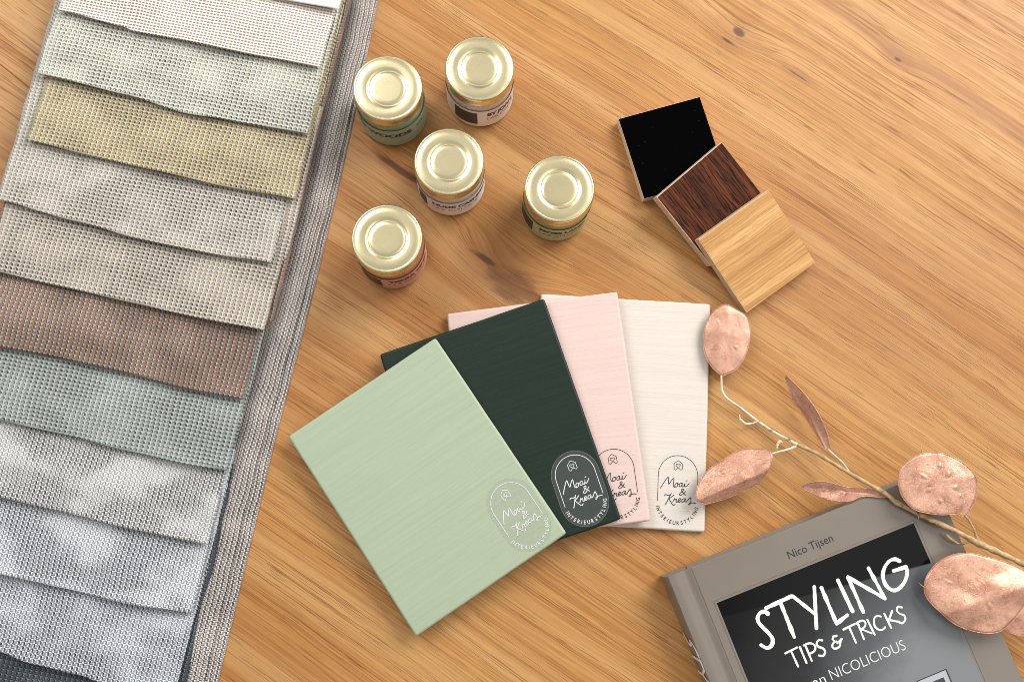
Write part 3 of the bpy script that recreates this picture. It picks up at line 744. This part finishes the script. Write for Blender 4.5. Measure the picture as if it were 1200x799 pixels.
STY = [[(41.5, -41.6), (40.1, -39.8), (37.4, -39.5), (35.0, -41.2), (34.3, -44.1), (35.5, -47.7), (37.5, -52.2), (38.3, -56.2), (36.4, -59.1), (33.2, -59.7), (30.5, -56.8)],
 [(41.8, -38.2), (58.9, -37.4)], [(51.1, -37.9), (50.9, -59.8)], [(59.6, -37.8), (67.8, -51.8)], [(73.9, -37.4), (65.4, -59.9)],
 [(77.7, -39.5), (77.8, -61.9)], [(77.8, -61.9), (85.9, -59.7)], [(88.8, -39.1), (89.7, -58.7)], [(95.6, -61.6), (95.2, -39.5)], [(95.2, -39.5), (111.0, -59.0)], [(111.0, -59.0), (109.1, -39.3)],
 [(128.5, -42.2), (126.1, -40.1), (122.0, -40.2), (117.5, -43.3), (115.0, -47.7), (115.1, -53.1), (118.0, -56.7), (122.6, -56.5), (127.3, -53.6), (130.0, -50), (130.7, -46.8)], [(130.7, -46.8), (122.7, -46.2)]]
TIP = [[(42.2, -66.4), (50.1, -65.9)], [(45.9, -66.2), (46.3, -76.1)], [(51.7, -66.3), (51.8, -76.1)], [(55.2, -76.1), (55.2, -66.4)], [(54.3, -66.3), (56, -66.1), (58.6, -66.6), (60.4, -68.5), (59.9, -70.6), (58.2, -71.7), (56.1, -71.9)],
 [(65.8, -67.6), (64.0, -66.7), (62.0, -67.9), (62.2, -70.0), (64.4, -72.1), (64.7, -74.4), (62.7, -75.9), (60.4, -74.8)],
 [(74.8, -68.3), (73.0, -67.9), (71.8, -69.2), (72.6, -71.0), (73.6, -71.3)], [(73.4, -71.3), (71.5, -71.4), (70.0, -72.9), (71.0, -74.8), (74.0, -74.6), (75.4, -72.8), (76.4, -71.3)], [(73.6, -72.4), (77.0, -71.2)],
 [(80.3, -66.5), (87.8, -66.0)], [(84.0, -66.3), (84.2, -76.1)], [(89.5, -76.1), (89.8, -66.2)], [(88.9, -66.1), (91, -65.7), (93.2, -66), (94.2, -67.6), (93.2, -69.4), (91.4, -70.1), (89.9, -70.4)], [(90.6, -70.4), (95.2, -74.6)], [(96.0, -66.5), (96.6, -76.0)],
 [(104.4, -67.8), (102.7, -66.7), (100.9, -66.9), (99.5, -68.4), (98.7, -71.8), (100.3, -74.5), (102.4, -75.1), (104.2, -74.4)],
 [(107.0, -67.0), (107.5, -76.0)], [(112.0, -67.4), (108.1, -71.4)], [(108.1, -71.4), (113.3, -74.5)],
 [(118.4, -67.5), (116.4, -66.4), (114.9, -68.0), (115.7, -70.4), (117.8, -72.3), (117.4, -74.8), (114.8, -75.9), (112.8, -74.3)]]
ZP = 20.12
ribbon('title_lettering', [dense(l) for l in strokes(STY)], 2.3, ZP, M['print_white'], bk, 0.35)
ribbon('subtitle_lettering', [dense(l, 0.4) for l in strokes(TIP)], 1.25, ZP, M['print_white'], bk, 0.3)
def flat_text(name, items, mat, z):
    vs, fs = [], []
    for it in items:
        v, f = fit_text(*it); b = len(vs); vs += [(x, y, z) for x, y, _ in v]; fs += [tuple(b + i for i in q) for q in f]
    return mesh(name, vs, fs, mat, bk)
flat_text('series_lettering', [('NICOLICIOUS', 62.1, 111.0, -90.7, 6.0, -0.012), ('van', 46.4, 58.6, -90.9, 6.0, -0.006)], M['print_white'], ZP)
flat_text('author_lettering', [('Nico Tijsen', 66.3, 96.0, -16.9, 4.7, 0.006)], M['print_black'], 20.04)
# framed box printed in the lower right corner of the picture
bx0, bx1, by1, by0 = 109.4, 128.3, -109.8, -137.0
ribbon('printed_frame', [[(bx0, by1), (bx1, by1), (bx1, by0), (bx0, by0), (bx0, by1)]], 1.0, ZP, simple('navy_ink', (0.012, 0.016, 0.04), 0.3), bk)
mesh('printed_panel', [(bx0, by0, 20.09), (bx1, by0, 20.09), (bx1, by1, 20.09), (bx0, by1, 20.09)], [(0, 1, 2, 3)], simple('panel_ink', (0.42, 0.43, 0.45), 0.3), bk)
mesh('printed_block', [(bx0 + 7, by1 - 9, ZP), (bx1 - 3.2, by1 - 9, ZP), (bx1 - 3.2, by1 - 3.6, ZP), (bx0 + 7, by1 - 3.6, ZP)], [(0, 1, 2, 3)], simple('block_ink', (0.03, 0.03, 0.05), 0.3), bk)
# title strokes on the spine, wrapped over its rounded side
def spine_pt(y, q):      # q 0 (low) .. 1 (high) along the visible flank
    i = q * 6.0; k = min(int(i), 5); seq = [outer[14], outer[13], outer[12], outer[11], outer[10], outer[9], outer[8]]
    a, b = seq[k], seq[k + 1]; f = i - k
    return (a[0] + (b[0] - a[0]) * f - 0.4, y, a[1] + (b[1] - a[1]) * f + 0.16)
def spine_strokes(lines, wd):
    vs, fs = [], []
    for l in lines:
        v2, f2 = ribbon_data([dense(l, 0.05)], wd, 0, [], [])
        b = len(vs); vs += [spine_pt(y, max(0, min(1, q / 12.0))) for q, y, _ in v2]; fs += [tuple(b + i for i in f) for f in f2]
    return mesh('spine_lettering', vs, fs, M['print_white'], bk)
spine_strokes([[(p[0], p[1]) for p in spline([(1, -36.6, 0), (2, -40.5, 0), (4.2, -43, 0), (6.4, -42, 0), (6.8, -40.3, 0), (8.4, -41, 0), (10.5, -45.5, 0), (11.2, -49.5, 0)], 5)], [(1.5, -50.6), (10.8, -51.9)], [(11.0, -52), (11.2, -58)], [(0.8, -60.3), (5.6, -61.2), (11, -66)], [(5.6, -61.2), (10.5, -57.8)],
               [(1, -73), (11, -73)], [(1, -80), (11, -80), (11, -86)], [(1, -93), (11, -98), (1, -103)]], 2.1)

# ------------------------------------------------------------------ the dried branch
br = empty('dried_branch', yaw((230, 50, 0), 0))
tag(br, 'dried twig with copper coloured honesty seed pods, lying across the book corner and the table', 'dried branch')
BRO = Vector((230, 50, 0))
def L_(pts): return [tuple(Vector(p) - BRO) for p in pts]
def copper():
    t = NT('copper_pod_skin'); x = t.obj()
    gl = t.noise(x, 1500.0, 2.0, 0.7); mott = t.noise(x, 120.0, 4.0, 0.6); ve = t.noise(x, 45.0, 3.0, 0.6, 0.8)
    col = t.mix(t.smooth(mott, 0.32, 0.7), srgb(190, 130, 102), srgb(212, 160, 132))
    col = t.mix(t.m('MULTIPLY', t.smooth(ve, 0.35, 0.7), 0.45), col, srgb(222, 174, 148))
    col = t.mix(t.m('MULTIPLY', t.smooth(gl, 0.52, 0.70), 0.6), col, srgb(252, 228, 212))
    vn = t.noise(x, 75.0, 2.0, 0.5, 1.6); vein = t.smooth(t.m('ABSOLUTE', t.m('SUBTRACT', vn, 0.5)), 0.020, 0.004)
    col = t.mix(t.m('MULTIPLY', vein, 0.35), col, srgb(158, 92, 70))
    h = t.m('ADD', t.m('ADD', t.m('MULTIPLY', mott, 0.35), t.m('MULTIPLY', vein, 0.25)), t.m('MULTIPLY', gl, 0.22))
    t.bsdf(col, t.m('ADD', 0.28, t.m('MULTIPLY', mott, 0.2)), 0.38, t.bump(h, 0.0003, 0.55), Specular_IOR_Level=0.6)
    return t.mat
M['copper'] = copper()
def twig(name, c0, c1):
    t = NT(name); x = t.obj(); n = t.noise(x, 300.0, 4.0, 0.65); sp = t.smooth(t.noise(x, 130.0, 3.0, 0.6), 0.60, 0.66)
    col = t.mix(t.smooth(n, 0.3, 0.7), c0, c1); col = t.mix(t.m('MULTIPLY', sp, 0.7), col, srgb(60, 42, 26))
    t.bsdf(col, 0.65, 0.0, t.bump(n, 0.0003, 0.6)); return t.mat
M['twig'] = twig('twig_bark', srgb(160, 126, 84), srgb(206, 176, 130))
M['pale_twig'] = twig('pale_twig_bark', srgb(206, 186, 154), srgb(236, 224, 204))
STEM = [(133.8, 102.0, 9.0), (137.2, 90.7, 7.0), (149.6, 84.2, 4.0), (160.4, 78.3, 3.0), (171.2, 72.8, 4.0), (179.9, 69.1, 5.5), (186.8, 66.3, 7.0), (197.5, 63.0, 10.0), (207.7, 58.0, 13.5), (220.1, 51.8, 18.0), (229.8, 47.5, 21.5), (240.2, 42.8, 23.0), (247.2, 38.7, 23.5), (264.1, 33.0, 24.5), (282.1, 27.6, 26.0), (295.6, 22.5, 27.0), (307.9, 18.9, 28.0), (323.2, 14.2, 29.0), (349.6, 5.6, 27.0), (383.2, -7.7, 20.0), (418.9, -23.1, 9.0)]
tube('thin_stem', L_(STEM[:7]), [0.72, 0.85, 0.85, 0.85, 0.95, 1.05, 1.15], M['pale_twig'], br, 8, 8, 0.35)
tube('stem', L_(STEM[6:]), [1.15, 1.15, 1.15, 1.2, 1.35, 1.5, 1.6, 1.6, 1.7, 1.9, 1.75, 1.7, 1.7, 1.7, 1.7], M['twig'], br, 10, 8, 0.4)
def pod(outline, dome=1.2, seeds=(), ridge=None, seed=0, curl=0.0, rim=0.22, th=0.3, wr=0.5, lab=None):
    P = [Vector(p) - BRO for p in outline]
    B = spline(P, 6, True); n = len(B)
    c = sum(B, Vector()) / n
    NRG = 16; vs, fs = [], []
    size = sum((p - c).length for p in B) / n
    def dz(p, f):
        z = dome * (1 - f ** 2.2)
        z += wr * size * 0.1 * noise.noise(Vector((p.x * 0.09 + seed, p.y * 0.09, seed * 2.0))) + 0.25 * wr * noise.noise(Vector((p.x * 0.35 + seed, p.y * 0.35, seed)))
        for sd in seeds:
            d2 = (p.x + BRO.x - sd[0]) ** 2 + (p.y + BRO.y - sd[1]) ** 2; r2 = sd[2] ** 2
            z += 0.75 * math.exp(-d2 / (r2 * 0.7)) - 0.3 * math.exp(-(math.sqrt(d2) / sd[2] - 1.7) ** 2 * 4)
        if ridge:
            a, b, h, wd = ridge; a = Vector(a) - BRO.xy; b = Vector(b) - BRO.xy; t = (b - a).normalized()
            q = Vector((p.x, p.y)) - a; d = abs(q.x * -t.y + q.y * t.x)
            z += h * max(-0.6, 1 - d / wd)
        return z
    for r in range(NRG):
        f = 1 - r / NRG
        for p in B:
            q = c + (p - c) * f; vs.append((q.x, q.y, q.z + dz(q, f)))
    vs.append((c.x, c.y, c.z + dz(c, 0)))
    for r in range(NRG - 1):
        for k in range(n):
            k2 = (k + 1) % n; fs.append((r * n + k, r * n + k2, (r + 1) * n + k2, (r + 1) * n + k))
    for k in range(n): fs.append(((NRG - 1) * n + k, (NRG - 1) * n + (k + 1) % n, NRG * n))
    o = mesh('seed_pod', vs, fs, M['copper'], br, True)
    bm = bmesh.new(); bm.from_mesh(o.data); bmesh.ops.recalc_face_normals(bm, faces=bm.faces)
    if sum(f.normal.z for f in bm.faces) < 0: bmesh.ops.reverse_faces(bm, faces=bm.faces)
    bm.to_mesh(o.data); bm.free()
    md = o.modifiers.new('sol', 'SOLIDIFY'); md.thickness = th * S; md.offset = -1
    if rim:
        edge = [vs[k] for k in range(0, n, 2)] + [vs[0]]
        tube('pod_rim', edge, [rim, rim], M['copper'], o, 6, 2)
    if lab: o['label'] = lab
    return o
P1 = [(134.2, 102.1, 8.5), (127.6, 106.2, 8.4), (123.3, 111.8, 8.4), (120.3, 119.6, 8.4), (119.9, 131.0, 8.7), (122.4, 139.7, 9.0), (127.7, 146.3, 9.3), (132.6, 147.7, 9.5), (139.1, 144.9, 9.6), (145.2, 141.6, 9.8), (148.9, 133.3, 9.7), (148.8, 123.9, 9.5), (146.5, 114.2, 9.2), (143.2, 107.6, 8.9), (137.1, 103.5, 8.6)]
P2 = [(169.2, 57.4, 13.7), (166.4, 59.8, 13.0), (161.6, 59.5, 12.5), (154.4, 58.7, 11.8), (147.7, 55.3, 11.4), (140.5, 49.4, 10.8), (133.4, 42.8, 10.2), (128.2, 34.8, 9.2), (126.4, 27.4, 8.6), (127.1, 22.8, 7.5), (132.6, 20.9, 6.0), (138.8, 23.0, 5.5), (146.3, 26.5, 5.0), (155.2, 31.9, 5.5), (162.5, 37.0, 7.5), (166.4, 43.1, 9.5), (168.4, 51.4, 12.0)]
P3 = [(204.6, 65.5, 10.9), (202.0, 68.4, 9.2), (196.5, 77.3, 6.8), (189.2, 86.8, 5.5), (181.2, 96.3, 5.5), (175.2, 108.7, 6.8), (182.1, 103.1, 9.8), (189.2, 95.9, 11.6), (196.4, 87.1, 12.6), (202.9, 76.6, 12.4), (206.4, 67.4, 11.5)]
P4 = [(241.5, 43.1, 22.6), (237.7, 41.0, 22.3), (226.2, 40.0, 21.2), (217.9, 35.6, 20.9), (209.2, 35.0, 15.0), (200.8, 37.0, 11.5), (192.2, 40.5, 9.4), (197.8, 44.5, 12.5), (205.1, 45.6, 15.2), (217.0, 44.2, 18.4), (228.6, 45.1, 21.0), (238.8, 44.3, 22.4)]
P5 = [(285.2, 36.8, 30.2), (279.4, 37.4, 30.3), (271.3, 35.7, 30.3), (261.9, 35.3, 30.3), (253.5, 36.5, 30.4), (247.8, 40.8, 30.6), (244.1, 46.4, 30.9), (242.6, 53.4, 31.1), (244.1, 60.3, 31.4), (248.3, 65.6, 31.6), (254.6, 69.7, 31.7), (260.3, 71.1, 31.7), (267.5, 72.2, 31.7), (276.1, 70.4, 31.6), (283.8, 66.4, 31.4), (289.0, 61.6, 31.2), (291.0, 54.6, 30.9), (290.3, 48.4, 30.7), (288.3, 41.9, 30.4)]
P6 = [(264.9, -8.5, 28.8), (265.5, -2.2, 28.8), (269.4, 4.6, 29.0), (274.7, 10.0, 29.2), (282.3, 14.2, 29.5), (291.3, 15.9, 29.9), (300.5, 15.1, 30.2), (309.6, 14.3, 30.6), (316.6, 12.7, 30.9), (322.4, 10.9, 31.1), (327.8, 6.9, 31.3), (329.3, 0.9, 31.3), (327.5, -5.0, 31.3), (324.0, -10.6, 31.1), (318.9, -18.6, 30.9), (313.8, -25.0, 30.7), (309.5, -27.9, 30.5), (302.8, -29.2, 30.2), (294.9, -29.0, 29.9), (285.8, -27.1, 29.5), (277.5, -22.8, 29.2), (270.2, -17.2, 28.9), (266.4, -12.8, 28.8)]
P7 = [(317.2, -25.0, 21.5), (320.9, -26.7, 21.4), (325.7, -27.7, 21.3), (331.5, -27.4, 21.3), (338.1, -23.5, 21.4), (342.2, -17.2, 21.8), (342.6, -10.3, 22.2), (338.6, -5.2, 22.5), (332.6, -4.1, 22.6), (327.0, -7.0, 22.5), (320.7, -13.6, 22.2), (317.2, -19.8, 21.8)]
pod(P1, 1.8, [(127, 136, 1.0), (141, 139, 0.9), (141, 121, 1.1)], None, 21.3, wr=0.6, lab='round glittery seed pod at the thin tip of the twig')
pod(P2, 0.6, [(133, 34, 1.2), (141, 42, 1.3)], ((127.5, 22), (166, 46), 8.0, 15.0), 2.7, wr=0.8, lab='folded shiny seed pod lying on the cream board')
pod(P3, 0.3, [], ((176, 107), (205, 67), -1.6, 6.0), 3.9, wr=0.35, rim=0.28, lab='narrow pod standing on edge, pointing away')
pod(P4, 0.3, [(205, 41, 1.0), (215, 40.5, 1.0)], ((193, 40.5), (240, 43), -1.2, 6.0), 4.2, wr=0.3, rim=0.28, lab='narrow lance shaped pod pointing left')
pod(P5, 1.5, [(266.4, 64.5, 1.3), (272, 60, 1.3), (276.8, 53, 1.3), (280.8, 48.4, 1.3), (269.2, 43.4, 1.2), (261.5, 49, 1.2), (257.2, 56.6, 1.2)], None, 5.5, wr=0.5, lab='round seed pod with seven bumps')
pod(P6, 2.0, [(279, -3, 1.1), (303, -13, 1.3)], ((302, -9), (332, 6), 1.6, 7.0), 16.3, wr=0.45, lab='largest seed pod, on the book cover')
pod(P7, 1.2, [], None, 7.4, wr=0.9, lab='small pod behind the largest pod')
def stalk(name, pts, r, mat): return tube(name, L_(pts), r, mat, br, 7, 6, 0.3)
stalk('stalk', [(285.3, 37.3, 30.0), (288.9, 33.8, 29.5), (291.8, 30.1, 28.5), (294.1, 26.3, 27.5), (296.6, 23.0, 26.9)], [0.55, 0.6, 0.7, 0.8, 1.0], M['twig'])
stalk('stalk', [(169.2, 57.4, 13.5), (175.0, 60.0, 10.5), (180.5, 62.2, 8.5), (186.0, 65.2, 7.0)], [0.6, 0.65, 0.7, 0.9], M['pale_twig'])
stalk('stalk', [(205.0, 66.1, 10.9), (209.1, 63.3, 11.0), (213.2, 60.4, 12.0), (215.9, 57.3, 14.0), (218.2, 53.0, 17.2)], [0.7, 0.55, 0.5, 0.5, 0.6], M['pale_twig'])
stalk('tendril', [(148.3, 79.2, 8.0), (149.7, 76.4, 7.0), (153.7, 74.7, 5.0), (158.4, 75.9, 4.0), (161.8, 78.0, 3.4)], [0.3, 1.0, 0.8, 0.45, 0.5], M['pale_twig'])
stalk('tendril', [(282.6, 21.2, 24.0), (286.1, 20.4, 24.5), (289.2, 21.7, 25.5), (293.0, 24.0, 26.7)], [0.7, 0.6, 0.6, 0.8], M['twig'])
stalk('bud_scale', [(277.3, 25.2, 24.2), (279.0, 23.2, 24.4), (281.4, 21.8, 24.3), (284.6, 20.8, 24.2)], [0.3, 1.1, 1.0, 0.5], M['twig'])
stalk('flake', [(174.7, 61.6, 6.0), (174.6, 64.0, 6.4), (175.6, 66.6, 6.6), (177.6, 66.4, 6.4)], [0.35, 0.9, 1.1, 0.4], M['pale_twig'])
stalk('thorn', [(255.5, 69.3, 31.5), (254.6, 73.9, 31.8)], [0.4, 0.15], M['copper'])
stalk('thorn', [(265.3, -8.4, 29.0), (262.7, -7.4, 30.0), (260.5, -6.0, 30.8)], [0.45, 0.35, 0.2], M['copper'])
stalk('fibre', [(178.6, 69.6, 6.2), (181.4, 69.0, 7.0), (183.6, 67.0, 7.6)], [0.15, 0.2, 0.2], M['pale_twig'])
stalk('fibre', [(255.0, 37.0, 25.6), (258.0, 34.2, 26.2), (259.4, 31.6, 25.6)], [0.15, 0.2, 0.15], M['pale_twig'])
